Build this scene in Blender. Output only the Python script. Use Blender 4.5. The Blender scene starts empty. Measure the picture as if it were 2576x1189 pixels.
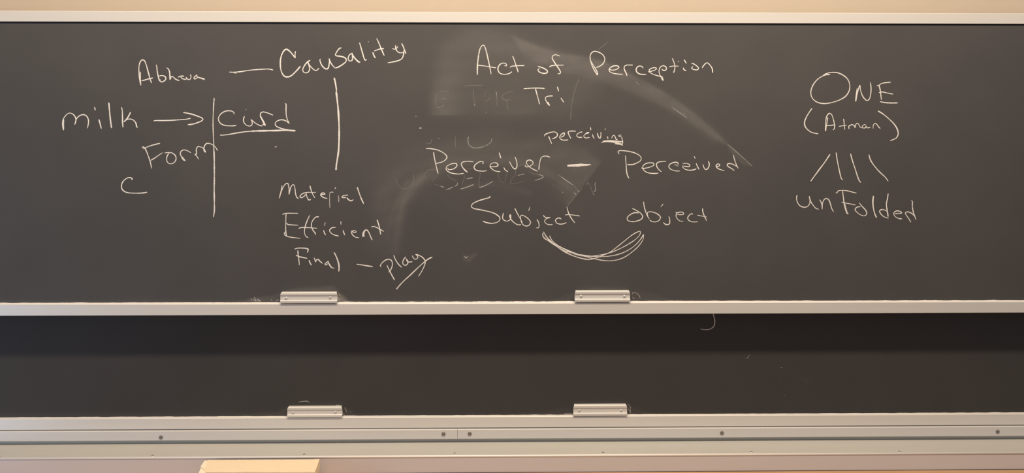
import bpy, math, random
import numpy as np
from mathutils import Vector

random.seed(7)
rng = np.random.default_rng(7)
S = bpy.context.scene
COL = S.collection

# ------------------------------------------------------------------ camera
W, H = 2576, 1189
LENS = 28.0
F = LENS / 36.0 * W                 # focal length in pixels
HZ = 375.0                          # row of the eye level (the picture is cropped off-centre)
CAM = Vector((0.0, -3.186, 2.14))
YAW = math.radians(0.86)            # turned a little to the right
FWD = Vector((math.sin(YAW), math.cos(YAW), 0))
RGT = Vector((math.cos(YAW), -math.sin(YAW), 0))
cd = bpy.data.cameras.new('camera'); cam = bpy.data.objects.new('camera', cd); COL.objects.link(cam)
cam.location = CAM; cam.rotation_euler = (math.pi/2, 0, -YAW)
cd.lens = LENS; cd.sensor_width = 36.0; cd.sensor_fit = 'HORIZONTAL'
cd.shift_y = -(H/2 - HZ) / W
S.camera = cam

# ------------------------------------------------------------------ light
S.view_settings.view_transform = 'Standard'
try: S.view_settings.look = 'None'
except Exception: pass
S.view_settings.gamma = 1.0
S.view_settings.use_curve_mapping = False
S.view_settings.exposure = 0.0
S.cycles.use_denoising = True
wd = bpy.data.worlds.new('room_light'); S.world = wd; wd.use_nodes = True
wd.node_tree.nodes['Background'].inputs[0].default_value = (0.80, 0.80, 0.86, 1)
wd.node_tree.nodes['Background'].inputs[1].default_value = 0.29
def area(name, loc, aim, sx, sy, power, col):
    d = bpy.data.lights.new(name, 'AREA'); d.shape = 'RECTANGLE'; d.size = sx; d.size_y = sy
    d.energy = power; d.color = col
    o = bpy.data.objects.new(name, d); COL.objects.link(o); o.location = loc
    o.rotation_euler = (Vector(aim) - Vector(loc)).to_track_quat('-Z', 'Y').to_euler()
    return o
area('strip_light', (0.10, -1.50, 4.70), (0.12, 0.0, 2.0), 4.8, 0.20, 192, (1.0, 0.81, 0.62))
area('window_daylight', (-3.5, -1.7, 1.0), (-1.6, 0.0, 1.0), 1.2, 1.3, 17, (0.48, 0.70, 1.0))

# ------------------------------------------------------------------ helpers
def at(px, py, Y):
    """point on the upright plane y = Y seen at a spot of the photograph"""
    d = FWD + RGT*((px - W/2)/F) + Vector((0, 0, -(py - HZ)/F))
    return CAM + d*((Y - CAM.y)/d.y)
def zl(Y, yl, ym, yr, xm=1288):
    return (at(0, yl, Y).z + at(xm, ym, Y).z + at(2576, yr, Y).z)/3
def link(name, me, mat=None, parent=None):
    o = bpy.data.objects.new(name, me); COL.objects.link(o)
    if mat: me.materials.append(mat)
    if parent: o.parent = parent
    return o
def mesh(name, v, f, mat=None, parent=None, smooth=False):
    me = bpy.data.meshes.new(name); me.from_pydata([tuple(p) for p in v], [], [tuple(q) for q in f]); me.update()
    if smooth: me.polygons.foreach_set('use_smooth', [True]*len(me.polygons))
    return link(name, me, mat, parent)
def bev(o, w, n=2):
    m = o.modifiers.new('bevel', 'BEVEL'); m.width = w; m.segments = n; m.limit_method = 'ANGLE'; m.angle_limit = math.radians(30)
    return o
def box_vf(x0, x1, y0, y1, z0, z1):
    v = [(x, y, z) for x in (x0, x1) for y in (y0, y1) for z in (z0, z1)]
    f = [(0,1,3,2), (4,6,7,5), (0,4,5,1), (2,3,7,6), (0,2,6,4), (1,5,7,3)]
    return v, f
def box(name, x0, x1, y0, y1, z0, z1, mat, parent=None, b=0.0):
    o = mesh(name, *box_vf(x0, x1, y0, y1, z0, z1), mat, parent)
    return bev(o, b) if b else o
def extrude(name, prof, x0, x1, mat, parent=None, b=0.0, cut=0.0):
    """closed (y, z) outline drawn along x; cut trims the upper corners of the ends"""
    n = len(prof); v = []
    zt = max(p[1] for p in prof)
    for x, s in ((x0, 1), (x1, -1)):
        for (y, z) in prof:
            k = max(0.0, 1 - (zt - z)/0.008) if cut else 0
            v.append((x + s*cut*k, y, z))
    f = [tuple(range(n)), tuple(range(2*n-1, n-1, -1))]
    f += [(i, n+i, n+(i+1) % n, (i+1) % n) for i in range(n)]
    o = mesh(name, v, f, mat, parent)
    me = o.data
    import bmesh
    bm = bmesh.new(); bm.from_mesh(me); bmesh.ops.recalc_face_normals(bm, faces=bm.faces); bm.to_mesh(me); bm.free()
    return bev(o, b) if b else o
def lathe(name, prof, c, axis, mat, parent=None, n=20):
    """(r, h) outline turned about an axis through c: axis '-y' faces the room, 'z' faces up"""
    v, f = [], []
    for (r, h) in prof:
        for k in range(n):
            a = 2*math.pi*k/n
            p = (r*math.cos(a), -h, r*math.sin(a)) if axis == '-y' else (r*math.cos(a), r*math.sin(a), h)
            v.append((c[0]+p[0], c[1]+p[1], c[2]+p[2]))
    for i in range(len(prof)-1):
        for k in range(n):
            q = (i*n+k, i*n+(k+1) % n, (i+1)*n+(k+1) % n, (i+1)*n+k)
            f.append(q)
    f.append(tuple((len(prof)-1)*n+k for k in range(n)))
    o = mesh(name, v, f, mat, parent, True)
    import bmesh
    bm = bmesh.new(); bm.from_mesh(o.data); bmesh.ops.recalc_face_normals(bm, faces=bm.faces); bm.to_mesh(o.data); bm.free()
    return o
def thing(name, label, cat, loc, group=None):
    o = bpy.data.objects.new(name, None); COL.objects.link(o); o.empty_display_size = 0.1
    o.location = loc; o['label'] = label; o['category'] = cat
    if group: o['group'] = group
    return o
def adopt(parent):
    """children were built in world coordinates; hang them under the thing where they are"""
    M = parent.matrix_world.inverted() if False else None
    for o in list(bpy.data.objects):
        if o.parent == parent:
            o.matrix_parent_inverse.translation = -parent.location
def struct(o):
    o['kind'] = 'structure'; return o

# ------------------------------------------------------------------ materials
def mat(name, col, rough=0.6, metal=0.0, spec=0.4, nscale=0, namt=0.0, stretch=(1, 1, 1)):
    m = bpy.data.materials.new(name); m.use_nodes = True; nt = m.node_tree; b = nt.nodes['Principled BSDF']
    b.inputs['Roughness'].default_value = rough; b.inputs['Metallic'].default_value = metal
    b.inputs['Specular IOR Level'].default_value = spec
    b.inputs['Base Color'].default_value = (*col, 1)
    if nscale:
        tc = nt.nodes.new('ShaderNodeTexCoord'); mp = nt.nodes.new('ShaderNodeMapping'); mp.inputs['Scale'].default_value = stretch
        nz = nt.nodes.new('ShaderNodeTexNoise'); nz.inputs['Scale'].default_value = nscale; nz.inputs['Detail'].default_value = 5
        rp = nt.nodes.new('ShaderNodeMapRange'); rp.inputs[3].default_value = 1-namt; rp.inputs[4].default_value = 1+namt
        mx = nt.nodes.new('ShaderNodeMix'); mx.data_type = 'RGBA'; mx.blend_type = 'MULTIPLY'; mx.inputs[0].default_value = 1
        mx.inputs[6].default_value = (*col, 1)
        L = nt.links.new
        L(tc.outputs['Object'], mp.inputs[0]); L(mp.outputs[0], nz.inputs['Vector']); L(nz.outputs[0], rp.inputs[0])
        L(rp.outputs[0], mx.inputs[7]); L(mx.outputs[2], b.inputs['Base Color'])
    return m
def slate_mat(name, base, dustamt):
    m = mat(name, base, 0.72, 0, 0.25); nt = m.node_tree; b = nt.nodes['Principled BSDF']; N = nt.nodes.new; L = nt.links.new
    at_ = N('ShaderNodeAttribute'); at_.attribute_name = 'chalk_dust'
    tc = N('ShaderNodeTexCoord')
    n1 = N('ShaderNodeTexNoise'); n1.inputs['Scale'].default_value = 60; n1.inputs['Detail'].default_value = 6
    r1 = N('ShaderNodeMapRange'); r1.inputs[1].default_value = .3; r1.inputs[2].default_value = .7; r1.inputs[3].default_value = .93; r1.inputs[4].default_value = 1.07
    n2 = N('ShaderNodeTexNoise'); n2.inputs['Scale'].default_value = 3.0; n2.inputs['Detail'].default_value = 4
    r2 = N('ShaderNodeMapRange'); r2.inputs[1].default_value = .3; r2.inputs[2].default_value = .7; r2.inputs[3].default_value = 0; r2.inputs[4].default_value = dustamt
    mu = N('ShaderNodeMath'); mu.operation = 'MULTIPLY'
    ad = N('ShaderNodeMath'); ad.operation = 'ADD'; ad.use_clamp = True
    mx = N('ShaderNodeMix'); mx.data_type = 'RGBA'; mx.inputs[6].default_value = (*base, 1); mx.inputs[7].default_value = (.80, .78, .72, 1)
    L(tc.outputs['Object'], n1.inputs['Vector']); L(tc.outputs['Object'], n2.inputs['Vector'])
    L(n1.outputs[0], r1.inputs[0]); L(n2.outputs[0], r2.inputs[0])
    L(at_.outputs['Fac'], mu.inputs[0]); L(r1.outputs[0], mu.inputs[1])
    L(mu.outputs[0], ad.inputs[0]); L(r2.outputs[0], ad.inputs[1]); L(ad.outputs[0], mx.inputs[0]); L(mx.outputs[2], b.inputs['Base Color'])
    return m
def chalk_mat(name, col):
    m = mat(name, col, 0.95, 0, 0.1); nt = m.node_tree; b = nt.nodes['Principled BSDF']; N = nt.nodes.new; L = nt.links.new
    at_ = N('ShaderNodeAttribute'); at_.attribute_name = 'chalk_load'
    tc = N('ShaderNodeNewGeometry')
    n1 = N('ShaderNodeTexNoise'); n1.inputs['Scale'].default_value = 420; n1.inputs['Detail'].default_value = 4
    ma = N('ShaderNodeMath'); ma.operation = 'MULTIPLY_ADD'; ma.inputs[1].default_value = -2.4; ma.inputs[2].default_value = 2.25
    ad = N('ShaderNodeMath'); ad.operation = 'MULTIPLY'; ad.use_clamp = True
    L(tc.outputs['Position'], n1.inputs['Vector']); L(n1.outputs[0], ma.inputs[0]); L(ma.outputs[0], ad.inputs[0])
    L(at_.outputs['Fac'], ad.inputs[1]); L(ad.outputs[0], b.inputs['Alpha'])
    return m
M_wall = mat('painted_wall', (.53, .46, .375), .85, 0, .2, 9, .03)
M_alu = mat('satin_aluminium', (.70, .69, .66), .45, .15, .5, 14, .035, (.15, 3, 9))
M_alu2 = mat('dull_aluminium', (.70, .69, .68), .40, .15, .5, 14, .03, (.15, 3, 6))
M_tray = mat('tray_aluminium', (.52, .52, .49), .55, .1, .4, 10, .04, (.2, 2, 2))
M_lip = mat('polished_lip', (.88, .86, .83), .35, .1, .5)
M_apron = mat('pale_grey_panel', (.70, .69, .72), .42, .15, .5, 6, .02)
M_screw = mat('steel_screw', (.70, .69, .66), .35, .5, .5)
M_oldscrew = mat('dark_steel_screw', (.27, .26, .235), .4, .4, .5)
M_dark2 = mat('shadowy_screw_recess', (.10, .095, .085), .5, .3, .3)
M_dark = mat('black_shade', (.012, .011, .010), .8, 0, .2)
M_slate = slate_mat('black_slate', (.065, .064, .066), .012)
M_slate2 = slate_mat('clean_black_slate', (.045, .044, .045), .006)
M_chalk = chalk_mat('white_chalk', (.84, .82, .78))
M_dust = mat('loose_chalk_dust', (.70, .68, .65), 1.0, 0, .05, 120, .08)
M_card = mat('pale_yellow_card', (.88, .74, .53), .8, 0, .2, 20, .03)
M_cardraw = mat('torn_cream_card', (.92, .82, .66), .9, 0, .1, 60, .06)
M_wood = mat('oak_wood', (.47, .29, .16), .5, 0, .4, 12, .25, (.25, 6, 2))
M_floor = mat('floor_tiles', (.35, .32, .29), .6, 0, .4, 3, .1)
M_ceil = mat('ceiling_paint', (.75, .72, .68), .9, 0, .2)

# ------------------------------------------------------------------ levels, read off once along each line
YF, YR = 0.0, 0.070                 # writing faces: sliding front board, fixed board behind it
XL, XR = -2.42, 2.46
zf_top = zl(-.006, 27, 31.2, 32.6)
zf_in = zl(-.006, 53.5, 58.6, 59.7)
zf_shade = zl(0, 57, 62.6, 63.5)
zf_lip = zl(-.001, 764.5, 756.4, 755)
zf_face = zl(-.014, 767.6, 760.6, 758.9)
zf_bot = zl(-.014, 796, 788.9, 786.5)
zr_lip = zl(YR-.001, 1050.8, 1042.8, 1037)
zr_face = zl(YR-.014, 1054.6, 1047.3, 1041)
zr_step = zl(YR-.014, 1081.8, 1074.3, 1066.7)
zr_bot = zl(YR-.010, 1086.3, 1079, 1073.5)
zc_top = zl(.036, 1086.6, 1079.6, 1073.6)
zc_bot = zl(.036, 1109.7, 1102.2, 1096)
zt_lip = zl(-.100, 1152.0, 1143.0, 1137.5)
zt = zt_lip - .002
z_ap = zl(-.100, 1188.6, 1187.3, 1185.7)
Y_AP = -.100
# ------------------------------------------------------------------ handwriting: strokes noted in twelve close-up views
# view letter -> (left, top, magnification); each stroke: view letter + width, then its points
V = {'A':(320,130,6.44),'B':(680,90,7.1556),'C':(140,240,6.44),'D':(500,230,5.6625),'E':(280,340,5.403),'F':(680,440,6.606),
     'G':(720,600,6.44),'H':(1180,90,6.257),'I':(1460,100,6.44),'J':(1350,310,9.908),'K':(1060,350,6.133),'L':(1540,350,7.1556),
     'M':(1160,480,8.05),'N':(1340,490,5.3667),'O':(2000,160,5.6625),'P':(1980,370,5.661),'Q':(1720,780,19.817),'R':(1850,870,8.495),
     'S':(1000,190,4.954),'T':(960,380,4.293),'U':(1060,400,7.1556),'V':(1540,190,4.755),'X':(1400,400,9.906),'Y':(1080,600,11.89),
     'a':(840,725,29.72),'b':(1570,720,26.43),'c':(620,735,28.62),'d':(680,1000,9.908),'e':(1400,1000,9.908)}
WORDS = [
('chalk_lettering', 'chalk word Abhava at upper left', 1.0, """
A3 222,548 205,470 192,350 190,250 205,180 228,142 255,132 280,148 300,190 322,260 345,350 368,430 393,508
A2.6 214,325 214,430 221,546
A3 232,472 290,458 350,440 420,424
A3 471,208 480,260 486,320 500,390 522,472
A3 510,398 545,388 590,392 622,415 622,450 590,480 555,490 532,480 540,450
A3 636,262 662,275 682,315 690,370 694,450 700,445 712,405 730,402 765,430 800,455 845,468
A3.4 822,415 850,402 890,395 922,398
A3 866,408 885,432 920,446 960,448
A3 952,412 970,440 1005,452 1025,440 1032,400 1020,365
A2.8 1138,375 1105,395 1080,425 1085,440 1110,438 1140,415 1125,398
A3.6 1120,398 1150,415 1200,430 1258,450"""),
('chalk_dash', 'long chalk dash between Abhava and Causality', 1.0, """
A2.8 1652,330 1690,333 1760,332 1850,322 1960,305 2080,292 2200,285 2310,284 2365,298
A1.6 1715,335 1745,348 1772,352"""),
('chalk_lettering', 'chalk word Causality, the tallest of the left half', 1.0, """
B2.4 455,275 445,320 450,402
B3.6 450,402 410,350 360,290 310,250 285,243 250,265 210,330 185,420 180,520 190,610 215,680 255,728 310,742 370,722 430,672 490,610 543,545
B3.2 718,440 670,470 620,530 588,590 585,630 605,658 640,668 680,655 705,615 705,570 690,510 662,460
B3.2 665,460 700,525 750,580 790,615 825,628 850,610 878,580
B3.2 905,415 893,430 900,470 925,530 965,575 1000,597 1030,595 1050,560 1060,500 1065,450 1058,408
B3.2 1058,410 1075,460 1110,520 1165,583
B3.4 1165,583 1230,560 1310,510 1360,465 1365,420 1330,390 1260,370 1195,362 1172,350 1185,310 1220,255 1250,225 1280,218
B3 1475,315 1440,330 1410,370 1402,410 1415,445 1445,455 1475,435 1480,380 1470,305
B3.8 1475,330 1510,390 1560,445 1590,470 1618,478
B3 1605,120 1625,190 1660,310 1690,410 1712,443 1735,420
B3.2 1845,295 1860,345 1890,402
B3 1763,102 1770,116
B3 1912,45 1945,110 1990,220 2025,300 2050,358
B3.2 1870,275 1930,252 1990,235 2045,232
B2.6 2193,232 2225,240 2265,235 2300,190
B2.8 2255,170 2262,240 2290,285 2340,308 2385,300 2410,262
B3 2362,132 2395,200 2420,270 2442,325
B3 2405,290 2395,350 2370,410 2310,445 2220,468 2112,487"""),
('chalk_line', 'tall chalk stroke dropping from Causality', 1.0, """
B3.6 1147,752 1165,820 1180,900 1193,1000
D4.6 1957,0 1970,100 1985,250 1995,400 2000,550 1998,700 1990,850 1975,960 1960,1050 1955,1120"""),
('chalk_lettering', 'chalk word milk at far left', 1.0, """
C2.8 128,362 130,440 130,510 128,560 118,520 112,450 122,390 150,340 190,300 225,286 265,295 305,330 328,380 325,420 308,475
C2.8 328,410 335,385 365,345 410,318 455,312 495,330 522,370 533,420 525,480 512,532
C3.4 700,388 715,440 730,500 740,538
C3.4 630,187 642,240
C3.8 860,115 868,200 880,330 892,440 906,530
C3.2 1066,190 1078,240 1082,330 1084,430 1090,518
C3.4 1215,268 1190,320 1160,370 1125,410 1105,430
C3 1125,408 1160,388 1200,382 1245,392 1285,425 1305,465 1312,505 1330,520"""),
('chalk_arrow', 'chalk arrow pointing right after milk', 1.0, """
C3 1585,415 1610,408 1750,407 1900,402 2030,392 2120,385 2188,370
C3.2 2065,275 2120,285 2210,305 2310,340 2370,365 2387,385 2365,412 2300,440 2220,465 2140,475"""),
('chalk_line', 'tall chalk divider left of the underlined curd', .9, """
D2.6 220,90 212,200 205,350 203,450 207,600 213,720 215,800
E3.6 1392,150 1398,300 1400,450 1400,600 1398,750 1400,900 1399,1040 1388,1110"""),
('chalk_lettering', 'chalk word curd with a line under it', 1.0, """
D2.8 497,325 505,310 480,285 430,275 370,285 315,320 283,370 283,410 310,455 360,480 430,490 490,490 533,482
D2.6 652,352 638,390 640,430 665,470 710,492 745,488 762,460 755,420 745,400 775,425 820,460 870,485 910,493
D3.4 905,465 935,478 952,487
D4.2 948,487 920,430 885,365 875,340
D2.8 875,345 885,305 910,292 960,300 1010,318 1058,338
D2.8 1228,170 1242,180 1243,250 1245,320 1258,390 1290,460
D2.8 1285,455 1250,425 1200,405 1150,408 1105,430 1088,460 1100,490 1150,518 1220,538 1290,548
D3 302,623 370,620 450,608 550,590 680,572 750,567
D4.4 740,567 820,563 950,560 1100,557 1250,553 1378,560"""),
('chalk_lettering', 'chalk word Form running into the divider', 1.0, """
E2.8 415,170 430,160 455,175 480,225 505,290 530,365 548,452
E2.8 430,186 500,155 580,130 662,110
E2.6 535,342 590,310 640,275 697,237
E2.6 722,242 770,236 820,240 860,265 880,305 870,350 840,380 800,388 765,370 752,330 760,280 785,245
E2.6 1008,350 985,320 957,292 962,312 985,340 1005,347
E2.6 965,310 942,270 940,235 960,208 995,200 1035,212 1082,238
E2.6 1188,328 1165,290 1138,262 1146,255 1160,258 1155,215 1160,175 1180,155 1215,160 1250,178 1270,200 1282,232 1268,225 1258,200 1262,160 1285,120 1310,110 1355,120 1395,145 1425,175 1443,212"""),
('chalk_lettering', 'lone chalk letter c below Form', 1.0, """
E3 283,610 275,595 290,592 265,578 235,576 190,598 155,635 138,680 145,730 175,762 220,780 300,787 390,787 450,782 488,774"""),
('chalk_lettering', 'chalk word Material, partly rubbed', 1.0, """
F2.6 148,388 168,315 195,240 235,170 268,140 288,138 303,175 312,240 310,325
F2.2 195,172 185,230 170,300
F2.6 310,325 325,260 345,195 375,162 395,170 410,230 420,310 440,370 470,395
F2.6 630,290 595,292 545,305 505,335 492,365 520,375 560,355 590,320 600,300
F2.6 595,300 605,350 620,390 645,418 675,400
F2.8 657,175 675,240 700,310 740,382
F2.2 600,290 640,288 700,290 760,288
F2.6 828,320 870,325 908,318 895,300 855,303 838,330 860,360 900,380 950,392
F2.4 1050,288 1010,285 985,300
F2.6 1085,200 1075,235
F2.6 1295,335 1250,338 1205,350 1190,370 1215,378 1260,372
F2.8 1270,375 1295,405 1340,430 1380,410
F3 1443,200 1470,280 1510,390 1552,478"""),
('erased_lettering', 'half rubbed out strokes in Material', .42, """
F2.6 985,300 985,360 985,450 990,548
F2.4 1130,340 1138,400 1135,450
F2.4 1205,350 1190,370"""),
('chalk_lettering', 'chalk word Efficient below Material', 1.0, """
F2.4 200,655 240,642 320,635 460,638
F2.6 262,650 258,740 255,850 258,940 268,1010
F2.4 250,940 232,970 245,1000 290,1022 370,1038 500,1052
F2.6 270,790 285,818 340,828 465,833
F2.6 657,665 620,740 590,820 570,900 570,970 590,1015 628,1042
F2.8 808,695 760,698 715,740 685,800 685,860 710,920 745,965 750,992
F2.4 468,892 500,875 580,872 680,878 780,886
F2.6 885,915 900,965 920,998
F2 905,790 918,795 900,815 912,835 895,842
F2.6 1088,872 1040,872 1000,895 985,925 1005,960 1060,995 1138,1015
F2.6 1212,915 1220,955 1238,1000
F2.4 1172,765 1175,825
F2.4 1340,925 1370,945 1405,958 1430,945 1405,925 1370,930 1350,955 1365,990 1410,1030 1478,1045
F3.4 1538,1030 1545,960 1572,920 1605,915 1640,960 1665,1020 1693,1080
F2.4 1560,1030 1556,970 1575,925
F3 1772,740 1800,820 1820,910 1835,990
F2.4 1675,865 1710,855 1760,868 1820,900 1885,938"""),
('chalk_lettering', 'chalk word Final, last of the three causes', 1.0, """
G2.8 135,170 180,156 250,153 330,160 355,170 350,200 342,228
G3 188,190 195,270 205,350 212,428
G3 158,265 200,288 270,305 340,320
G3.6 368,348 388,395 408,432
G2.8 450,305 465,340 475,378 490,345 515,335 545,365 590,402
G2.6 685,365 650,390 628,415 640,428 670,410 690,385 680,362
G3.8 690,400 720,450 755,480
G2.4 755,480 782,475
G3.6 775,222 810,290 840,370 855,440 855,500 850,532"""),
('chalk_dash', 'short chalk dash between Final and play', 1.0, """
G3 1140,415 1220,425 1310,440 1405,455"""),
('chalk_lettering', 'chalk word play with a slash under it', 1.0, """
G2.8 1630,428 1660,490 1700,570 1755,670
G2.8 1540,460 1525,440 1540,410 1590,360 1650,335 1695,345 1718,385 1715,450 1690,510 1660,545
G2.8 1740,265 1770,340 1815,410 1870,465
G2.8 1940,295 1915,320 1890,370 1895,415 1935,432 1965,410 1970,370 1942,325
G2.6 1945,335 1965,370 2000,380 2045,370
G2.6 2040,275 2060,310 2090,335 2125,320 2130,285 2095,255
G2.6 2095,252 2150,270 2215,310 2250,360 2245,420 2210,500 2170,570 2140,610
G3 2368,300 2310,325 2230,385 2130,475 2010,590 1900,690 1830,765 1785,820"""),
('chalk_lettering', 'chalk words Act of at the top middle', 1.0, """
H3.4 130,618 130,530 135,430 150,300
H2.8 150,300 175,200 205,155 228,148 248,175 275,260 300,370 325,490 348,605
H2.6 130,462 200,470 300,485 425,505
H2.8 555,465 580,478 592,460 575,438 540,430 495,445 460,490 455,535 480,585 530,605 590,605 640,590 675,565
H2.8 687,318 710,380 740,470 775,575
H2.8 645,498 665,482 730,475 800,470 872,470
H3 1080,480 1130,495 1190,520 1230,550 1230,580 1190,592 1140,585 1095,560 1085,535 1115,515
H2.8 1430,322 1390,305 1350,300 1315,320 1308,350 1335,405 1380,470 1425,540 1440,580 1420,600 1395,592
H2.6 1262,495 1290,475 1350,465 1490,463"""),
('chalk_lettering', 'chalk letters Tri under Act of', 1.0, """
H2.6 858,835 930,828 1040,823 1130,825 1190,830
H2.8 1045,830 1060,890 1085,980 1110,1078
H2.8 1320,948 1270,948 1215,962 1200,985 1215,1030 1245,1075 1268,1100
H3.4 1235,1040 1248,1065 1268,1098
H2.8 1445,975 1465,1010 1495,1048
H2.8 1388,800 1410,875"""),
('chalk_lettering', 'chalk word Perception at the top', 1.0, """
I2.6 278,575 235,510 190,420 165,340 158,270 180,215 225,188 275,195 340,225 385,275 395,330 365,390 310,430 255,450
I2.4 165,335 200,400 245,470 275,530 283,570
I2.8 470,480 510,493 570,485 615,460 622,435 590,422 540,425 490,450 465,480 475,515 520,540 600,555 690,562
I2.8 850,412 800,410 750,412 715,430 708,460 725,510 745,550 755,588
I3 1017,462 1005,440 965,425 925,440 905,475 910,515 940,545 990,560 1070,562
I2.6 1098,522 1150,510 1210,490 1235,465 1205,452 1150,465 1115,490 1125,525 1170,555 1240,580 1330,600
I2.6 1318,470 1340,495 1375,495 1395,465 1380,435 1340,422 1300,440 1278,480 1275,520 1290,570 1315,625 1340,665
I2.6 1325,595 1335,630 1345,660
I2.8 1488,300 1510,350 1530,420 1528,480 1510,538
I2.4 1438,440 1490,428 1595,428
I2.4 1580,345 1595,358
I2.8 1668,452 1675,480 1715,505
I2.8 1680,322 1718,385
I3 1800,378 1850,400 1900,440 1915,465 1895,487 1850,485 1805,465 1820,430
I2.8 1972,458 2000,415 2035,380 2060,375 2095,405 2130,455 2142,500 2140,535"""),
('chalk_lettering', 'small chalk word perceiving with its ending underlined', 1.0, """
J2.6 195,325 195,300 240,265 320,235 420,215 480,228 515,265 515,310 470,355 385,392
J2.8 297,320 325,390 350,450 375,512
J2.6 600,348 650,330 690,285 695,245 670,240 620,275 580,325 575,360 600,395 650,418 720,420 787,415
J2.6 978,200 900,195 810,200 785,215 790,250 815,310 855,380
J2.4 1120,240 1130,212 1095,220 1040,250 1000,290 1005,325 1050,350 1138,350
J2.4 1225,262 1270,255 1310,235 1260,230 1215,270 1175,315 1190,350 1240,368 1320,350
J2.6 1235,255 1270,248 1310,232
J2.4 1393,270 1405,330 1440,382
J2.4 1340,95 1352,175
J2.4 1515,240 1525,300 1550,355 1580,375 1598,330 1602,270 1600,218
J2.2 1712,120 1705,168
J2.4 1765,318 1778,395
J2.4 1872,378 1885,330 1915,300 1945,315 1965,360 1985,405 2018,400
J2.4 2115,300 2060,298 2040,315 2060,330 2110,335
J2.4 2118,335 2125,370 2135,420 2145,470 2130,510 2085,525 2010,515 1955,505
J2.6 1645,445 1750,435 1880,435 2000,445 2100,455 2150,465
J2.4 1612,488 1680,465 1800,462 1920,475 2030,500 2120,515
J2.4 1650,455 1800,450 1950,460 2100,480
J2.6 1950,510 2020,520 2090,525 2150,550"""),
('chalk_lettering', 'chalk word Perceiver left of the thick dash', 1.0, """
K2.6 70,148 100,143 180,152 260,170 330,205 380,245 395,280 370,320 310,355 220,375
K2.6 188,198 200,280 225,400 258,530
K2.6 405,440 415,465 450,470 510,450 548,410 540,378 490,375 430,395 385,430 385,470 430,510 500,530 580,537 655,527
K2.4 805,350 740,342 670,345 625,362 618,395 640,440 680,490 715,512
K3.4 655,450 680,482 710,508
K2.6 940,382 955,375 950,350 910,345 860,370 820,410 815,445 850,480 920,492 970,492 1013,485
K2.4 1050,422 1100,425 1160,420 1185,400 1160,368 1110,365 1070,385 1060,420 1085,455 1140,490 1220,502
K2.4 1272,435 1290,470 1335,505
K2.4 1198,205 1228,295
K2.6 1360,345 1385,395 1420,445 1450,460 1470,435 1475,380 1460,310 1440,268
K2.4 1600,400 1610,422 1650,425 1700,400 1725,370 1700,330 1660,322 1625,340 1622,370 1660,420 1720,460 1792,495
K2.4 1985,278 1930,262 1880,265 1850,285 1830,340 1818,410 1812,472"""),
('chalk_dash', 'thick scribbled chalk dash between Perceiver and Perceived', 1.0, """
X3 262,160 350,150 500,138 620,125 700,135 860,140
X2.6 270,178 400,178 520,180 640,165 795,155
X2.6 262,165 430,160 600,150 750,148 830,143
X2.2 300,170 480,165 700,152"""),
('chalk_lettering', 'chalk word Perceived under the swept dust arc', 1.0, """
L2.6 128,268 105,230 120,210 200,208 300,220 400,245 480,285 522,335 510,385 450,425 370,455 270,458
L2.6 240,290 245,380 252,480 260,580 275,650 302,705
L2.6 525,515 545,525 620,518 700,495 752,465 745,435 690,425 620,435 560,475 550,520 580,570 650,605 740,617 832,612
L2.6 970,398 900,402 830,415 800,440 800,480 830,535 888,590
L2.6 1185,460 1185,430 1150,415 1090,425 1035,455 1020,490 1040,530 1100,560 1160,573 1220,572
L2.6 1270,440 1330,435 1380,450 1400,475 1390,492 1340,492 1290,485
L2.6 1280,465 1270,495 1295,530 1350,553 1420,558 1480,548 1515,530
L2.6 1512,432 1530,480 1565,545
L2.4 1475,308 1495,348
L2.6 1635,450 1650,505 1680,545 1710,540 1740,495 1748,450 1732,395
L2.4 1862,465 1875,485 1915,488 1940,462 1915,445 1885,455 1872,485 1890,515 1940,545 2025,565
L2.6 2180,280 2195,340 2220,420 2245,480 2270,525
L2.6 2255,500 2200,465 2130,440 2080,445 2070,470 2100,500 2160,535 2200,570"""),
('chalk_lettering', 'chalk word Subject left of object', 1.0, """
M2.8 570,105 590,125 540,145 450,170 340,205 250,250 208,295 215,330 270,360 380,380 500,405 620,435 710,475 775,530 785,575 755,620 680,650 600,655 510,640 435,610
M2.6 858,445 845,500 840,545 860,585 905,610 960,605 1000,570 1005,520 1000,482 985,490 990,540 1030,600 1090,655 1150,685 1215,685
M2.4 1088,352 1130,440 1180,530 1215,595 1240,635
M2.4 1205,550 1205,510 1235,492 1300,520 1370,575 1405,630 1385,685 1330,712 1270,695 1235,660 1210,590 1205,540
M2.2 1395,325 1368,405
M2.4 1535,575 1565,630 1580,690 1570,740 1545,752 1520,748
M2.6 1668,485 1680,515 1720,540 1810,540
M2.4 1790,545 1730,560 1692,600 1705,645 1760,680 1855,685
M2.6 2030,570 1985,548 1940,560 1910,595 1925,640 1975,668 2040,672 2100,655 2132,640
M2.6 2140,322 2160,400 2200,500 2250,580 2305,650
M2.4 2105,488 2180,480 2280,490 2405,508"""),
('chalk_lettering', 'chalk word object right of Subject', 1.0, """
N2.6 1342,180 1400,210 1455,245 1485,290 1470,325 1410,352 1330,360 1280,340 1278,305 1320,265 1380,240 1435,245
N2.6 1497,90 1505,150 1525,225 1550,285 1575,325
N2.6 1555,290 1548,245 1575,228 1630,235 1690,262 1725,300 1710,340 1660,365 1610,358 1580,340
N2.4 1765,120 1730,162
N2.6 1838,285 1850,335 1848,385 1825,402 1795,398 1763,372
N2.4 1928,238 1960,240 1990,232 2030,238 2040,258 2000,268 1950,262
N2.4 1945,245 1935,280 1950,320 1985,350 2035,357
N2.4 2155,268 2160,255 2140,255 2105,285 2092,315 2110,345 2160,365 2232,362
N2.6 2293,180 2298,230 2320,290 2350,350
N2.4 2223,275 2280,285 2352,300"""),
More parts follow.
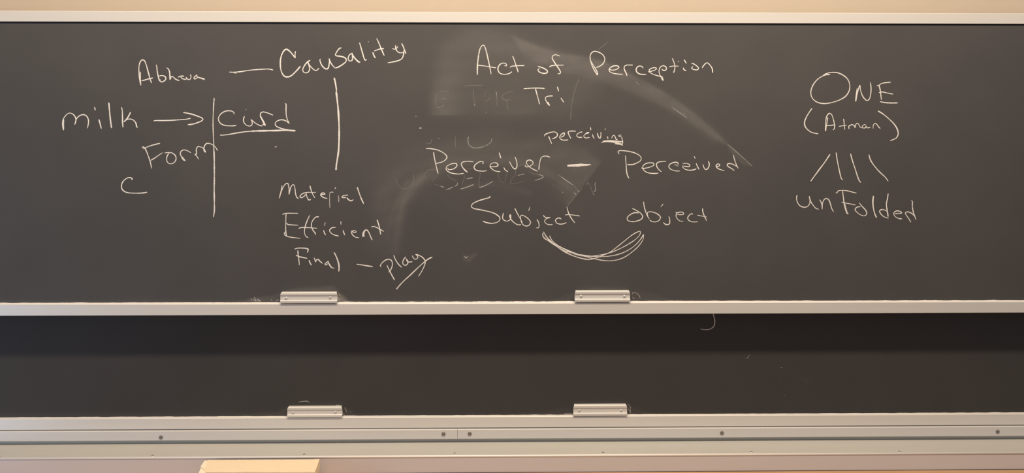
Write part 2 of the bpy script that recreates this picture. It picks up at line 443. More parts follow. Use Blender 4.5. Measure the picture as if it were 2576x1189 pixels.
('chalk_curve', 'repeated chalk curve looping from Subject to object', .85, """
N2.4 145,495 180,560 240,630 330,700 430,770 540,820 650,855 760,868 860,850 950,815 1040,775 1130,710 1230,630 1330,550 1400,508 1450,492 1450,530 1400,590 1300,660 1180,725 1060,775 920,810 760,830 620,815 480,760 350,695 230,625 170,590 135,540 145,512
N2.4 145,500 200,580 280,655 380,730 500,800 620,845 740,872 850,860
N2.4 228,550 250,600 310,660 400,715 520,765 640,810 760,845 870,870 980,888 1100,885 1220,850 1330,780 1430,690 1490,600 1497,530
N2.4 1497,530 1470,580 1400,665 1300,740 1180,795 1050,825 900,835 760,825 640,805
N2.4 132,530 150,580 210,620 300,680 420,750 560,790 680,820 800,830"""),
('chalk_lettering', 'chalk word ONE with a large round O', 1.0, """
O2.8 500,155 440,160 370,190 300,245 245,330 225,410 240,480 290,535 360,563 440,568 540,550 640,515 720,465 770,390 780,310 755,230 700,175 620,135 540,125 460,138 405,162
O2.6 862,540 870,470 885,350
O2.6 866,540 882,450 905,360 925,310 932,370 955,445 990,500 1025,525 1055,510 1075,450 1083,370 1080,310 1070,265
O2.6 1165,310 1185,316 1230,285 1290,272 1365,265
O2.8 1195,300 1212,370 1222,440 1230,515
O2.8 1195,412 1250,405 1320,420 1398,435
O3 1210,540 1260,552 1350,560 1465,560"""),
('chalk_lettering', 'chalk word Atman in large brackets', 1.0, """
O3 243,635 195,705 155,775 135,840 145,895 185,945 240,980 330,1000
O3 1180,672 1250,715 1330,780 1410,860 1455,930 1470,1000 1445,1055 1355,1100
O2.6 432,962 435,890 440,800 460,735 490,708 520,725 545,790 560,860 562,920 543,948
O2.4 468,765 455,840 437,960
O2.4 440,882 500,880 575,872
O2.4 693,785 700,850 708,942
O2.2 625,895 680,885 735,878
O2.4 770,932 768,890 785,880 810,870 840,880 855,912 860,880 880,850 895,848 910,870 930,905 955,918
O2.4 1010,872 985,870 958,895 965,915 1000,915 1018,885
O2.4 1005,888 1030,915 1075,905
O2.4 1112,925 1115,880 1140,850 1165,865 1190,900 1215,925"""),
('chalk_line', 'first of four spreading chalk lines under Atman', 1.0, """
P3 612,100 540,210 450,330 370,440 335,488"""),
('chalk_line', 'second of four spreading chalk lines under Atman', 1.0, """
P2.8 700,75 710,160 735,290 760,400 775,450 797,468"""),
('chalk_line', 'third of four spreading chalk lines under Atman', 1.0, """
P2.8 903,92 930,190 970,310 1005,420 1030,480 1052,505"""),
('chalk_line', 'fourth of four spreading chalk lines under Atman', 1.0, """
P2.8 1165,105 1185,175 1230,250 1310,345 1400,430 1440,485"""),
('chalk_lettering', 'chalk word unFolded at far right', 1.0, """
P2.6 143,680 135,730 150,790 185,835 240,855 290,845 320,805 325,750 315,695
P2.6 318,710 335,770 370,825 410,870 450,885
P2.6 462,745 485,785 498,830 500,885
P2.8 500,850 505,800 530,745 560,730 590,745 615,800 635,870 662,920
P2.4 690,650 712,650 725,625 780,615 860,622 930,640 992,655
P2.8 790,620 800,700 812,800
P4 812,790 835,880 860,945 875,950
P2.6 775,782 830,795 900,808 975,825
P2.6 1025,790 1075,850 1120,900 1135,945 1110,975 1060,970 1000,930 968,890 990,858 1045,845
P3.4 1230,692 1222,780 1230,870 1250,950 1275,1005
P3.2 1440,660 1430,730 1415,810 1425,900 1440,990
P2.6 1440,930 1400,900 1345,888 1318,910 1335,950 1380,990 1445,1012
P2.6 1535,945 1600,945 1635,935 1600,912 1550,910 1520,940 1530,975 1575,1010 1637,1022
P2.6 1765,762 1782,765 1785,850 1800,930 1838,1035
P2.6 1825,985 1770,940 1715,920 1685,935 1700,970 1735,1020 1765,1068"""),
('erased_lettering', 'faint half erased capital letters behind the middle writing', .085, """
S2 520,205 560,195 640,200
S2.4 545,292 620,287
S3 480,405 520,395 580,375
S2 480,210 478,400
S3 830,132 920,125 1065,122
S2.4 945,170 950,260 962,375
S2 1110,190 1090,240 1092,260
S2 1095,318 1130,300 1150,275
S2.6 1225,185 1238,280 1240,385
S2.4 1450,195 1380,210 1310,245 1305,280 1340,305 1415,300
S2 1345,310 1370,350 1372,400 1405,410
S2.6 2260,40 2215,170 2180,300 2165,420 2155,550
S2.2 718,750 720,820 722,895
S2.4 425,790 420,830 390,850 340,830
U2 60,330 55,280 90,225 150,195 220,190 280,215 300,270 270,320 220,365 195,400
T2 150,290 170,350 210,395 260,410 310,385 345,320 345,250
U2.2 480,270 485,310 540,350 610,385 655,425 640,470 600,492
U2 235,455 290,470 340,485
U2.4 820,185 870,176 920,168
U2 770,260 775,340 745,420 725,462
U2.4 1062,240 1050,330 1035,430 1050,505
U2 1370,210 1385,300 1410,370 1450,415 1490,425
U2 1580,150 1545,240 1520,330 1505,400
U2.4 1750,135 1810,100 1870,92
U2 1690,200 1695,270 1650,330 1600,400 1605,425 1660,445 1720,435 1790,410 1855,395
U2.4 1945,195 1960,235 2020,265 2110,280
U2.4 2090,95 2050,110 2020,125
X2.4 795,560 830,640 880,780 938,910
I2 450,30 380,90 280,170
X3 30,390 150,460 280,560 400,640 470,700 520,770 550,805
X3 430,820 490,890
X2 265,1180 350,1070 400,1020 490,900 560,820 640,720"""),
('erased_lettering', 'clearer leftovers of the erased capital letters', .30, """
S2.4 885,760 878,810 890,860 930,895 980,903 1060,888 1130,860
S1.6 1130,860 1170,820 1175,780
S2.2 960,350 964,378
S2 1230,200 1236,245
U2.6 600,492 640,470 655,430
U3 570,500 500,535 440,552
U2.6 340,485 380,500 410,512
U3.2 815,358 870,345 928,335
U3.6 700,540 780,520 860,490 940,460
U3.2 1040,500 1050,508 1130,485 1220,440 1290,400
U2.8 1735,295 1800,280 1860,265
U2.6 2110,280 2180,300 2190,325 2140,355 2040,385
X1.8 770,585 775,640
X2.2 960,570 980,595 960,610 968,700 975,770 955,805 915,795
X1.6 915,840 938,910
X2.4 120,450 280,560 400,640
X3 520,785 550,808 570,815
X3 135,815 165,845
X2.4 440,840 490,890
V1.8 715,380 780,425 860,480 900,510
V2 1380,825 1450,880 1540,960 1640,1050 1675,1085
V1.6 860,440 868,465
V1.4 280,70 300,95 325,110
L5 1120,460 1150,465 1195,490"""),
('chalk_speck', 'stray chalk specks and crumbs on the raised board', .45, """
Y3 1045,530 1070,552 1095,570 1128,552 1160,533
Y4 1080,568 1095,575 1110,575
D2.6 665,268 678,252
D3 1080,795 1115,780
S2.6 225,508 235,512
S2.4 1100,458 1108,460
S4 270,655 300,655
S2.4 510,785 525,785
a2.5 335,350 360,370 390,395
a1.5 400,430 450,540 480,560
a2.5 500,720 560,755
a1.5 250,450 300,560 330,750 420,950
a1.5 370,680 400,820 440,960
b1.5 520,440 640,400 740,430 860,470 970,580 1040,690 1060,800
b2.0 540,470 580,500 520,540
b2.0 530,700 600,770 700,800
c2.0 560,330 600,430 680,560 720,640
c2.5 760,480 860,560 980,640 990,690
c2.0 480,480 560,580 700,660
c2.0 280,460 400,500 320,580
c1.5 1780,480 1850,620
c2.5 2130,620 2250,550 2330,530"""),
]
WORDS2 = [
('chalk_line', 'chalk hook hanging below the raised board', .75, """
Q2.2 1425,20 1465,170 1500,290 1540,440 1548,600 1525,740 1450,850 1320,930 1180,965 1040,960 920,945 830,935"""),
('chalk_speck', 'small stray chalk marks on the lower board', .30, """
R1.6 315,180 285,205 270,245 235,268
R1.6 955,685 965,692
R1.6 1048,1048 1060,1056
R1.6 970,458 998,458
d2 705,105 780,95 860,85 930,90 980,125
d2.4 1640,190 1690,185 1780,215
d2 1850,240 1890,320 1895,370
d2.4 1790,380 1830,420 1880,440
d1.6 1985,345 2005,355
e2 1785,150 1830,220 1860,260
e2 1790,270 1820,340 1830,390
e2.4 1830,250 1850,380
e2 180,400 300,385 400,390"""),
]
def smooth(P, step=1.6):
    """centripetal Catmull-Rom through the points"""
    P = [np.array(p, float) for p in P]
    if len(P) == 2:
        n = max(2, int(np.linalg.norm(P[1]-P[0])/step)); return [P[0] + (P[1]-P[0])*k/n for k in range(n+1)]
    Q = [2*P[0]-P[1]] + P + [2*P[-1]-P[-2]]; out = []
    for i in range(1, len(Q)-2):
        p0, p1, p2, p3 = Q[i-1:i+3]
        t0 = 0; t1 = t0+max(np.linalg.norm(p1-p0), .01)**.5; t2 = t1+max(np.linalg.norm(p2-p1), .01)**.5; t3 = t2+max(np.linalg.norm(p3-p2), .01)**.5
        n = max(1, int(np.linalg.norm(p2-p1)/step))
        for t in np.linspace(t1, t2, n, endpoint=False):
            a1 = (t1-t)/(t1-t0)*p0+(t-t0)/(t1-t0)*p1; a2 = (t2-t)/(t2-t1)*p1+(t-t1)/(t2-t1)*p2; a3 = (t3-t)/(t3-t2)*p2+(t-t2)/(t3-t2)*p3
            b1 = (t2-t)/(t2-t0)*a1+(t-t0)/(t2-t0)*a2; b2 = (t3-t)/(t3-t1)*a2+(t-t1)/(t3-t1)*a3
            out.append((t2-t)/(t2-t1)*b1+(t-t1)/(t2-t1)*b2)
    out.append(P[-1]); return out
def clusters(S_):
    """strokes grouped so that what lies close together stays one part"""
    lo = [np.min(p, 0) for p in S_]; hi = [np.max(p, 0) for p in S_]; sz = [float((h-l).max()) for l, h in zip(lo, hi)]
    g = list(range(len(S_)))
    for i in range(len(S_)):
        for j in range(i):
            gap = np.linalg.norm(np.maximum(0, np.maximum(lo[i]-hi[j], lo[j]-hi[i])))
            if gap <= max(10, .42*max(sz[i], sz[j])):
                a, b = g[i], g[j]; g = [b if q == a else q for q in g]
    return [[i for i in range(len(S_)) if g[i] == q] for q in sorted(set(g))]
def write(words, Y, parent):
    lay = 0
    for name, label, dens, data in words:
        strokes = []
        for line in data.strip().split('\n'):
            t = line.split(); ox, oy, m = V[t[0][0]]
            strokes.append((float(t[0][1:]), np.array(smooth([(ox+float(a)/m, oy+float(b)/m) for a, b in (q.split(',') for q in t[1:])]))))
        cl = clusters([s[1] for s in strokes])
        for part in cl:
            v, f, d = [], [], []
            for si in part:
                w, P = strokes[si]
                n = len(P); lay = (lay+1) % 7; e = lay*2e-5
                wob = 1+.14*np.sin(rng.uniform(0, 6)+np.arange(n)*rng.uniform(.12, .3))+rng.normal(0, .06, n)
                b0 = len(v)
                for i, p in enumerate(P):
                    g = P[min(i+1, n-1)]-P[max(i-1, 0)]; g = g/(np.linalg.norm(g)+1e-9); nr = np.array((-g[1], g[0]))
                    hw = w*.45*wob[i]*min(1, .55+.3*min(i, n-1-i))
                    for s, dy in ((-1, 2e-4), (0, 7e-4), (1, 2e-4)):
                        q = p+nr*hw*s; v.append(at(q[0], q[1], Y-dy-e))
                    dn = dens*(1+.10*math.sin(i*.13+b0))
                    d += [dn*.86, dn, dn*.86]
                    if i:
                        k = b0+3*i
                        f += [(k-3, k-2, k+1, k), (k-2, k-1, k+2, k+1)]
            o = mesh(name, v, f, M_chalk, parent)
            o['label'] = label if len(cl) == 1 else 'piece of the '+label
            a = o.data.attributes.new('chalk_load', 'FLOAT', 'POINT'); a.data.foreach_set('value', np.array(d, np.float32))
# ------------------------------------------------------------------ eraser dust and a broad paler tone on the slate (a map over the board face)
def sstep(x): x = np.clip(x, 0, 1); return x*x*(3-2*x)
def seg_dist(X, Y, pts):
    D = np.full(X.shape, 1e9); T = np.zeros(X.shape); n = len(pts)-1
    for i in range(n):
        (ax, ay), (bx, by) = pts[i], pts[i+1]; dx, dy = bx-ax, by-ay; L = dx*dx+dy*dy+1e-9
        t = np.clip(((X-ax)*dx+(Y-ay)*dy)/L, 0, 1); q = np.hypot(X-ax-t*dx, Y-ay-t*dy)
        k = q < D; D[k] = q[k]; T[k] = (i+t[k])/n
    return D, T
def poly(X, Y, pts, soft):
    D, _ = seg_dist(X, Y, pts+[pts[0]]); ins = np.zeros(X.shape, bool); j = len(pts)-1
    for i in range(len(pts)):
        (xi, yi), (xj, yj) = pts[i], pts[j]
        c = ((yi > Y) != (yj > Y)) & (X < (xj-xi)*(Y-yi)/(yj-yi+1e-12)+xi); ins ^= c; j = i
    return sstep(.5+np.where(ins, D, -D)/(2*soft))
def band(X, Y, pts, hw, amp0=1, amp1=1):
    D, T = seg_dist(X, Y, pts); return np.exp(-(D/hw)**2)*(amp0+(amp1-amp0)*T)
def blob(X, Y, cx, cy, rx, ry): return np.exp(-((X-cx)/rx)**2-((Y-cy)/ry)**2)
def z2(pts): return [(900+x/1.858, 60+y/1.858) for x, y in pts]
def dust_tone_front(X, Y):
    d = np.zeros(X.shape)
    arc = [(1290,92),(1363,120),(1420,136),(1487,146),(1540,163),(1590,188),(1640,214),(1690,244),(1745,284),(1790,322),(1832,362),
           (1820,362),(1770,331),(1715,294),(1660,264),(1610,243),(1560,222),(1500,200),(1440,188),(1380,168),(1320,142)]
    du, _ = seg_dist(X, Y, arc[:11]); d += .038*poly(X, Y, arc, 5)*(.35+.65*np.exp(-du/13))+.010*poly(X, Y, arc, 16)
    d += .012*band(X, Y, [(1340,125),(1487,165),(1600,215),(1700,270),(1800,348)], 16, .6, 1)
    d += .028*poly(X, Y, [(1826,358),(1893,418),(1868,414),(1835,378)], 2.5)
    haze = poly(X, Y, [(1083,292),(1090,200),(1120,110),(1170,78),(1290,92),(1420,136),(1545,166),(1500,235),(1440,290),(1330,300),(1215,291)], 26)
    d += .014*haze
    low = sstep((293-(X-1083)*.012-Y)/5)
    d += low*(.034*blob(X, Y, 1112, 268, 36, 42)+.022*blob(X, Y, 1240, 105, 75, 34)+.016*blob(X, Y, 1130, 190, 40, 70)
              +.012*blob(X, Y, 1290, 270, 60, 50)+.014*blob(X, Y, 1330, 150, 60, 30))*sstep((X-1068)/30)
    sweep = z2([(60,720),(120,620),(230,560),(400,530),(600,520),(800,530),(960,550),(1060,580),(1138,650),(1100,700),(1040,785),(985,852),
                (930,790),(850,730),(740,690),(600,670),(450,690),(330,750),(260,830),(205,900),(190,1050),(150,1050),(140,900),(60,850)])
    edge = sstep(.5-((X-1511)*.80+(Y-410)*.60)/5)          # straight end of the eraser's stroke
    ed, _ = seg_dist(X, Y, [(1511,410),(1430,518)])
    d += 1.25*edge*(.007*poly(X, Y, sweep, 30)+.017*np.exp(-ed/45)*poly(X, Y, sweep, 7)
         +.010*band(X, Y, [(955,620),(980,500),(1040,432),(1120,388),(1220,370),(1330,374),(1420,396),(1500,440)], 34)
         +.013*band(X, Y, [(1000,570),(1016,505),(1060,452),(1130,414),(1210,398),(1300,402),(1370,430),(1420,464),(1465,506)], 13, .8, 1.3)
         -.008*band(X, Y, [(1380,448),(1420,474),(1460,512)], 3.0)-.005*band(X, Y, [(1330,440),(1400,478),(1445,515)], 3.5))
    d += .012*band(X, Y, z2([(500,760),(650,745),(800,790)]), 8)
    d += .026*band(X, Y, z2([(300,715),(250,765),(222,800),(204,860),(192,930),(182,1000),(176,1070)]), 10, 1, .35)
    d += .014*band(X, Y, z2([(230,740),(180,830),(150,930),(140,1000)]), 5, 1, .4)
    d += .010*band(X, Y, z2([(180,700),(110,800),(80,900)]), 14, .8, .4)
    d += .024*poly(X, Y, [(600,759),(650,748),(690,742),(705,735),(740,725),(800,722),(838,719),(860,734),(882,759)], 3)
    d += .012*poly(X, Y, [(1380,758),(1445,733),(1500,721),(1590,727),(1650,740),(1700,758)], 5)
    d += .085*poly(X, Y, [(850,740),(858,740),(875,760),(850,760)], 3)
    d += .022*poly(X, Y, [(1162,640),(1176,643),(1200,635),(1201,640),(1180,660),(1166,655)], 3)
    d += .022*sstep((Y-753)/7)
    d += .05*blob(X, Y, 650, 756, 6, 6)+.03*blob(X, Y, 634, 756, 9, 6)
    streak = 1+.22*np.sin(.11*(Y+.35*X)+2*np.sin(.013*X))*np.sin(.043*Y-.02*X)
    d = 1.4*d*streak+.017*blob(X, Y, 1340, 170, 1050, 430)  # last term: broad paler tone, strongest at the upper middle
    return np.clip(d, 0, 1)
def dust_rear(X, Y):
    d = .010*poly(X, Y, [(2012,948),(2036,955),(2034,975),(2025,965)], 4)
    d += .022*poly(X, Y, [(590,1046),(700,1036),(722,1020),(850,1012),(868,1020),(898,1045)], 6)
    d += .018*poly(X, Y, [(1310,1042),(1440,1024),(1450,1012),(1570,1008),(1590,1020),(1640,1042)], 6)
    d += .020*sstep((Y-1034)/10)*.8
    d += .02*blob(X, Y, 447, 1022, 2.5, 6)
    return np.clip(d, 0, 1)
def slate(name, Y, z0, z1, thick, m, fn, parent, cell=.0065):
    nx = int((XR-XL)/cell); nz = int((z1-z0)/cell)
    gx = np.linspace(XL, XR, nx+1); gz = np.linspace(z0, z1, nz+1)
    GX, GZ = np.meshgrid(gx, gz)
    rx, ry = GX-CAM.x, Y-CAM.y
    dep = rx*FWD.x+ry*FWD.y
    PX = W/2+F*(rx*RGT.x+ry*RGT.y)/dep; PY = HZ-F*(GZ-CAM.z)/dep
    D = fn(PX, PY).ravel()
    v = np.stack([GX.ravel(), np.full(GX.size, Y), GZ.ravel()], 1)
    i = np.arange(nz)[:, None]*(nx+1)+np.arange(nx)[None, :]; i = i.ravel()
    q = np.stack([i, i+1, i+nx+2, i+nx+1], 1)
    n0 = len(v)
    bv, bf = box_vf(XL, XR, Y+2e-4, Y+thick, z0, z1)
    me = bpy.data.meshes.new(name)
    me.from_pydata(np.vstack([v, bv]).tolist(), [], q.tolist()+[tuple(a+n0 for a in g) for g in bf]); me.update()
    a = me.attributes.new('chalk_dust', 'FLOAT', 'POINT'); a.data.foreach_set('value', np.concatenate([D, np.zeros(8)]).astype(np.float32))
    return link(name, me, m, parent)
def dust_ridge(z, y, parent, seed, amp):
    """crumbs of chalk lying along the ledge of the lower rail, as one heap"""
    r = np.random.default_rng(seed); xs = np.arange(XL+.03, XR-.03, .006); n = len(xs)
    k = np.ones(5)/5
    h = np.convolve(r.random(n), k, 'same')*.7+np.convolve(r.random(n), np.ones(40)/40, 'same')*.9
    h = np.clip(h-.62, 0, None)*amp+.0005
    v, f = [], []
    for i, x in enumerate(xs):
        for (dy, hz) in ((-.0115, -.0036), (-.007, .45), (-.0004, 1.0), (-.0003, -.004)):
            v.append((x, y+dy, z+(hz*h[i] if hz > 0 else hz)))
        if i:
            a = 4*i
            f += [(a-4+j, a-4+(j+1) % 4, a+(j+1) % 4, a+j) for j in range(4)]
    o = mesh('chalk_dust', v, f, M_dust, parent); o['kind'] = 'stuff'; o['label'] = 'white chalk dust along the ledge'
    return o
# ------------------------------------------------------------------ parts of a board
def handle(Y, xl, xr, top, bot, scr, parent):
    """extruded finger pull screwed over the lower rail"""
    yo = Y-.020
    a, b = at(xl, top, yo), at(xr, top, yo); zt_, zb = (a.z+b.z)/2, at((xl+xr)/2, bot, yo).z
    h = zt_-zb; k = h/28.0
    P = [(-.0008, 0), (-.0135, 0), (-.0165, -.5), (-.0182, -1.6), (-.0188, -3), (-.0188, -7.0), (-.0182, -7.6), (-.0172, -7.9), (-.0164, -9.0), (-.0158, -12.5), (-.0160, -15), (-.0170, -19.6),
         (-.0174, -20.2), (-.0196, -21.2), (-.0202, -22.6), (-.0198, -26.6), (-.0182, -28), (-.0150, -28), (-.0150, -23), (-.0008, -23)]
    o = extrude('handle', [(Y+y, zt_+z*k) for y, z in P], a.x, b.x, M_alu, parent, .0008, .0042)
    for sx, sy in scr:
        c = at(sx, sy, Y-.0158)
        s = lathe('screw', [(.0052, -.001), (.0052, .0012), (.0046, .0026), (.003, .0036), (.0012, .0039)], c, '-y', M_screw, o, 18)
    return o
def lower_rail(Y, z_lip, z_face, z_bot, parent, step=None):
    P = [(Y+.018, z_lip), (Y-.0008, z_lip), (Y-.0118, z_face+.0012), (Y-.014, z_face-.001)]
    P += [(Y-.0168, step+.001), (Y-.0155, step), (Y-.0125, step-.0008), (Y-.0120, z_bot)] if step else [(Y-.014, z_bot+.0016), (Y-.0120, z_bot)]
    P += [(Y+.018, z_bot)]
    return extrude('bottom_rail', P, XL-.02, XR+.02, M_alu, parent, .0007)

# ------------------------------------------------------------------ raised sliding board, in front
front = thing('sliding_chalkboard', 'raised black chalkboard covered in white handwriting, hung in front of the lower board', 'chalkboard', ((XL+XR)/2, 0, zf_bot))
slate('writing_surface', YF, zf_lip-.004, zf_in+.006, .014, M_slate, dust_tone_front, front)
extrude('top_rail', [(YF+.018, zf_top), (YF-.0050, zf_top), (YF-.006, zf_top-.001), (YF-.006, zf_in+.0012), (YF-.0048, zf_in), (YF+.018, zf_in)], XL-.02, XR+.02, M_alu, front, .0006)
box('shade_strip', XL, XR, YF-.0012, YF, (zf_shade+zf_in)/2, zf_in+.002, M_dark, front)  # added black strip standing in for the shadow under the top rail
lower_rail(YF, zf_lip, zf_face, zf_bot, front)
for x in (XL-.012, XR+.012):
    box('side_rail', x-.012, x+.012, YF-.004, YF+.017, zf_bot+.004, zf_top-.004, M_alu, front, .001)
handle(YF, 704.5, 848, 735.0, 762.6, ((720, 749.5), (831, 748)), front)
handle(YF, 1446, 1585.5, 731.4, 759.4, ((1461.5, 745), (1570.5, 745)), front)
dust_ridge(zf_lip, YF, front, 3, .005)
write(WORDS, YF, front)
adopt(front)

# ------------------------------------------------------------------ lower board behind it
rear = thing('lower_chalkboard', 'lower chalkboard, nearly clean, half hidden behind the raised board, above the tray', 'chalkboard', ((XL+XR)/2, YR, zr_bot))
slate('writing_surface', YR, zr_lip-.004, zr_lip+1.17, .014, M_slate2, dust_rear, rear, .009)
extrude('top_rail', [(YR+.018, zr_lip+1.20), (YR-.006, zr_lip+1.20), (YR-.006, zr_lip+1.165), (YR+.018, zr_lip+1.165)], XL-.02, XR+.02, M_alu, rear, .0006)
lower_rail(YR, zr_lip, zr_face, zr_bot, rear, zr_step)
for x in (XL-.012, XR+.012):
    box('side_rail', x-.012, x+.012, YR-.004, YR+.017, zr_bot+.004, zr_lip+1.19, M_alu, rear, .001)
handle(YR, 722, 860.5, 1023.2, 1049.8, ((737, 1036.8), (844, 1035.6)), rear)
handle(YR, 1442.5, 1578, 1018.2, 1046.0, ((1457.5, 1031.5), (1562.5, 1031.5)), rear)
dust_ridge(zr_lip, YR, rear, 5, .0032)
write(WORDS2, YR, rear)
adopt(rear)

# ------------------------------------------------------------------ rail covers under the lower board
def cover(label, x0, x1, screws):
    t = thing('rail_cover', label, 'rail cover', ((x0+x1)/2, .045, zc_bot), 'aluminium rail covers below the lower chalkboard')
    m = (zc_top+zc_bot)/2; q = (zc_top-zc_bot)
    P = [(.050, zc_top), (.0372, zc_top), (.0368, zc_top-.0006), (.0364, m), (.0362, zc_bot+.0006), (.0366, zc_bot), (.050, zc_bot)]
    extrude('cover_strip', P, x0, x1, M_alu2, t)
    for sx, sy in screws:
        c = at(sx, sy, .0362)
        s = lathe('screw', [(.0082, -.002), (.0082, .0008), (.0074, .0018), (.0060, .0019), (.0056, .0006), (.0042, .0006), (.0040, .0016), (.0022, .0018), (.0018, .0004)], c, '-y', M_oldscrew, t, 24)
    adopt(t)
xj = at(1150.7, 1091, .036).x
cover('left aluminium rail cover with two round screws, left of the seam', XL, xj-.0005, ((405, 1099.4), (1115.6, 1091)))
cover('right aluminium rail cover with three round screws, right of the seam', xj+.0005, XR, ((1181.6, 1090.5), (1816, 1088.5), (2509.5, 1085)))

# ------------------------------------------------------------------ chalk tray
tray = thing('chalk_tray', 'long grey chalk tray with a bright front lip below both chalkboards', 'chalk tray', ((XL+XR)/2, 0, zt))
extrude('shelf', [(.098, zt), (-.094, zt), (-.094, zt-.006), (.098, zt-.006)], XL, XR, M_tray, tray)
o = extrude('lip', [(-.0941, zt-.006), (-.0941, zt+.0004), (-.0950, zt+.0020), (-.0968, zt+.0024), (-.0990, zt+.0014), (-.1004, zt-.0002), (-.1008, zt-.0022), (-.1008, zt-.006)], XL, XR, M_lip, tray)
o.data.polygons.foreach_set('use_smooth', [len(p.vertices) == 4 for p in o.data.polygons]); o['label'] = 'bright polished front lip'
extrude('back_plate', [(.098, zt-.004), (.0515, zt-.004), (.0515, zr_bot-.0003), (.098, zr_bot-.0003)], XL, XR, M_tray, tray)
extrude('front_panel', [(-.1002, zt-.0062), (-.1002, z_ap), (-.086, z_ap), (-.086, zt-.0062)], XL, XR, M_apron, tray, .0006)
for sx, sy in ((-2, 1149.4), (384, 1145.3), (765, 1142.2), (1143.5, 1139.6), (1517, 1137.6), (1890, 1136), (2263, 1134.8)):
    d = FWD+RGT*((sx-W/2)/F)+Vector((0, 0, -(sy-HZ)/F)); p = CAM+d*((zt-CAM.z)/d.z)
    s = lathe('screw', [(.0078, -.001), (.0078, .0007), (.0062, .0014), (.0048, .0004), (.0028, .0004), (.0020, .0012)], (p.x, p.y, zt), 'z', M_screw, tray, 24)
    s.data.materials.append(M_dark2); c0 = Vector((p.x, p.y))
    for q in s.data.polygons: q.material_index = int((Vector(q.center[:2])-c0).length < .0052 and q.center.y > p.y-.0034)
adopt(tray)

# ------------------------------------------------------------------ long wooden table against the tray, and the box on it
ztab = zl(-.1035, 1189.2, 1188.2, 1186.9)
table = thing('wooden_table', 'long orange brown wooden table top pushed against the chalk tray', 'table', (0, -.45, 0))
box('table_top', -2.35, 2.40, -.80, -.1035, ztab-.03, ztab, M_wood, table, .002)
box('table_skirt', -2.22, 2.27, -.765, -.745, ztab-.14, ztab-.03, M_wood, table, .002)
for x in (-2.25, 2.30):
    for y in (-.74, -.16):
        box('leg', x-.035, x+.035, y-.035, y+.035, 0, ztab-.03, M_wood, table, .004)
adopt(table)
yb = -.128
p0, p1 = at(514.5, 1157.8, yb), at(803, 1156.2, yb)
zbx = (p0.z+p1.z)/2
def onz(px, py, z):
    d = FWD+RGT*((px-W/2)/F)+Vector((0, 0, -(py-HZ)/F)); return CAM+d*((z-CAM.z)/d.z)
fl, fr = onz(508.5, 1187.4, zbx), onz(791.5, 1187.2, zbx)
bx = thing('cardboard_box', 'pale yellow cardboard box with worn corners standing on the table below the tray', 'box', ((p0.x+p1.x)/2, (yb+fl.y)/2, ztab))
def lid():
    import bmesh
    n = 36; r = np.random.default_rng(11); v, f = [], []
    back = [(p0.x+.012+(p1.x-p0.x-.012)*k/n, p0.y+(p1.y-p0.y)*k/n) for k in range(n+1)]
    frnt = [(fl.x+.014+(fr.x-fl.x-.014)*k/n, fl.y+(fr.y-fl.y)*k/n) for k in range(n+1)]
    jb = r.normal(0, .0005, n+1); jf = r.normal(0, .0009, n+1); zf_ = np.convolve(r.normal(0, .0008, n+5), np.ones(5)/5, 'valid')
    up = np.zeros(n+1); up[-1] = .002; up[-2] = .001
    rows = 7
    for i in range(rows):
        t = i/(rows-1)
        for k in range(n+1):
            x = back[k][0]*(1-t)+frnt[k][0]*t; y = (back[k][1]+jb[k])*(1-t)+(frnt[k][1]+jf[k])*t
            if k == 0: x += (-.008*t)
            v.append((x, y, zbx+up[k]*(1-t)**3+(zf_[k]*.6 if i == rows-1 else 0)))
    # front turned down
    for k in range(n+1): v.append((frnt[k][0], frnt[k][1]+jf[k]-.0012, zbx-.030))
    for i in range(rows):
        for k in range(n):
            a = i*(n+1)+k; f.append((a, a+1, a+n+2, a+n+1))
    # right side and left side flaps, back flap
    nb = len(v)
    for i in range(rows):
        t = i/(rows-1); q = v[i*(n+1)+n]; v.append((q[0]+.002*math.sin(math.pi*min(1, .15+t)), q[1], q[2]-.030))
    for i in range(rows-1): f.append((i*(n+1)+n, nb+i, nb+i+1, (i+1)*(n+1)+n))
    nc = len(v)
    for k in range(n+1): q = v[k]; v.append((q[0], q[1]+.0006, q[2]-.030))
    for k in range(n): f.append((k+1, k, nc+k, nc+k+1))
    return v, f
o = mesh('lid', *lid(), M_card, bx)
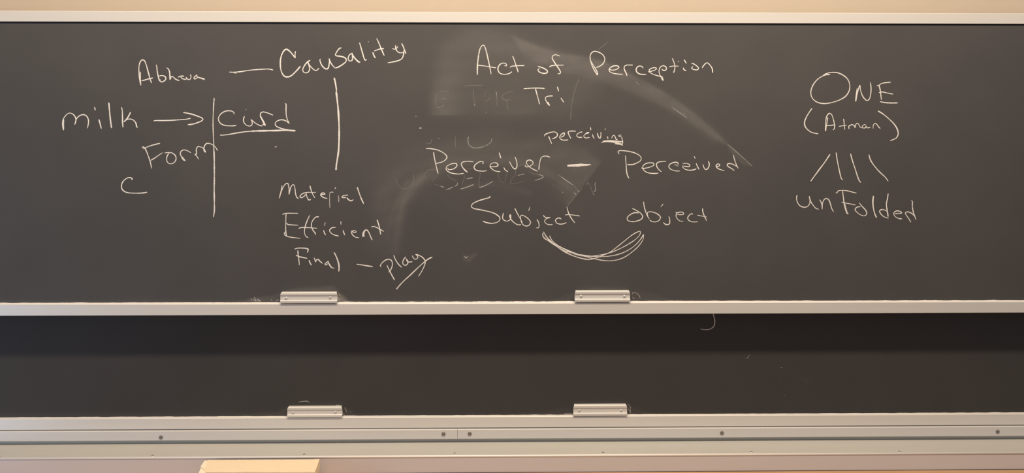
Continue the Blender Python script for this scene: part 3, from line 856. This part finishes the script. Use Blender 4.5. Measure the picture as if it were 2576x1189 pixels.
sd = o.modifiers.new('thickness', 'SOLIDIFY'); sd.thickness = .0022; sd.offset = -1
# torn left corner of the lid, in two leaves with a split between them
def leaf(pts, z):
    n = len(pts); v = [(p.x, p.y, z) for p in pts]+[(p.x+.002, p.y, z-.02) for p in pts]
    f = [tuple(range(n)), tuple(range(2*n-1, n-1, -1))]+[(i, (i+1) % n, n+(i+1) % n, n+i) for i in range(n)]
    return v, f
L_ = lambda a, b: onz(480+a/14.31, 1140+b/14.31, zbx)
o = mesh('torn_corner', *leaf([L_(500, 252), L_(345, 485), L_(480, 575), L_(560, 560), L_(600, 258)], zbx+.0006), M_cardraw, bx); o['label'] = 'cream torn edge of the lid'
o = mesh('torn_corner', *leaf([L_(362, 512), L_(285, 700), L_(275, 730), L_(540, 735), L_(520, 620), L_(478, 592)], zbx+.0004), M_cardraw, bx); o['label'] = 'cream torn edge of the lid'
R_ = lambda x, y: onz(x, y, zbx)
o = mesh('torn_corner', *leaf([R_(793, 1159.5), R_(795.5, 1155.2), R_(802.4, 1155.0), R_(803.2, 1158.5), R_(800, 1162)], zbx+.0012), M_cardraw, bx); o['label'] = 'cream torn edge of the lid'
bc = [(p0.x+.020, yb-.004), (p1.x-.003, yb-.004), (fr.x-.003, fr.y+.006), (fl.x+.022, fl.y+.006)]
mesh('box_body', [(x, y, z) for z in (ztab, zbx-.003) for x, y in bc], [(3,2,1,0), (4,5,6,7)]+[(i, (i+1) % 4, 4+(i+1) % 4, 4+i) for i in range(4)], M_cardraw, bx)
adopt(bx)

# ------------------------------------------------------------------ room
struct(box('wall_front', -4.2, 4.2, .100, .22, 0, 4.9, M_wall))
struct(box('floor', -4.2, 4.2, -5.2, .22, -.1, 0, M_floor))
struct(box('ceiling', -4.2, 4.2, -5.2, .22, 4.9, 5.0, M_ceil))
struct(box('trim_1', XL-.11, XL-.03, -.03, .10, .90, 3.1, M_alu, None, .003))
struct(box('trim_2', XR+.03, XR+.11, -.03, .10, .90, 3.1, M_alu, None, .003))
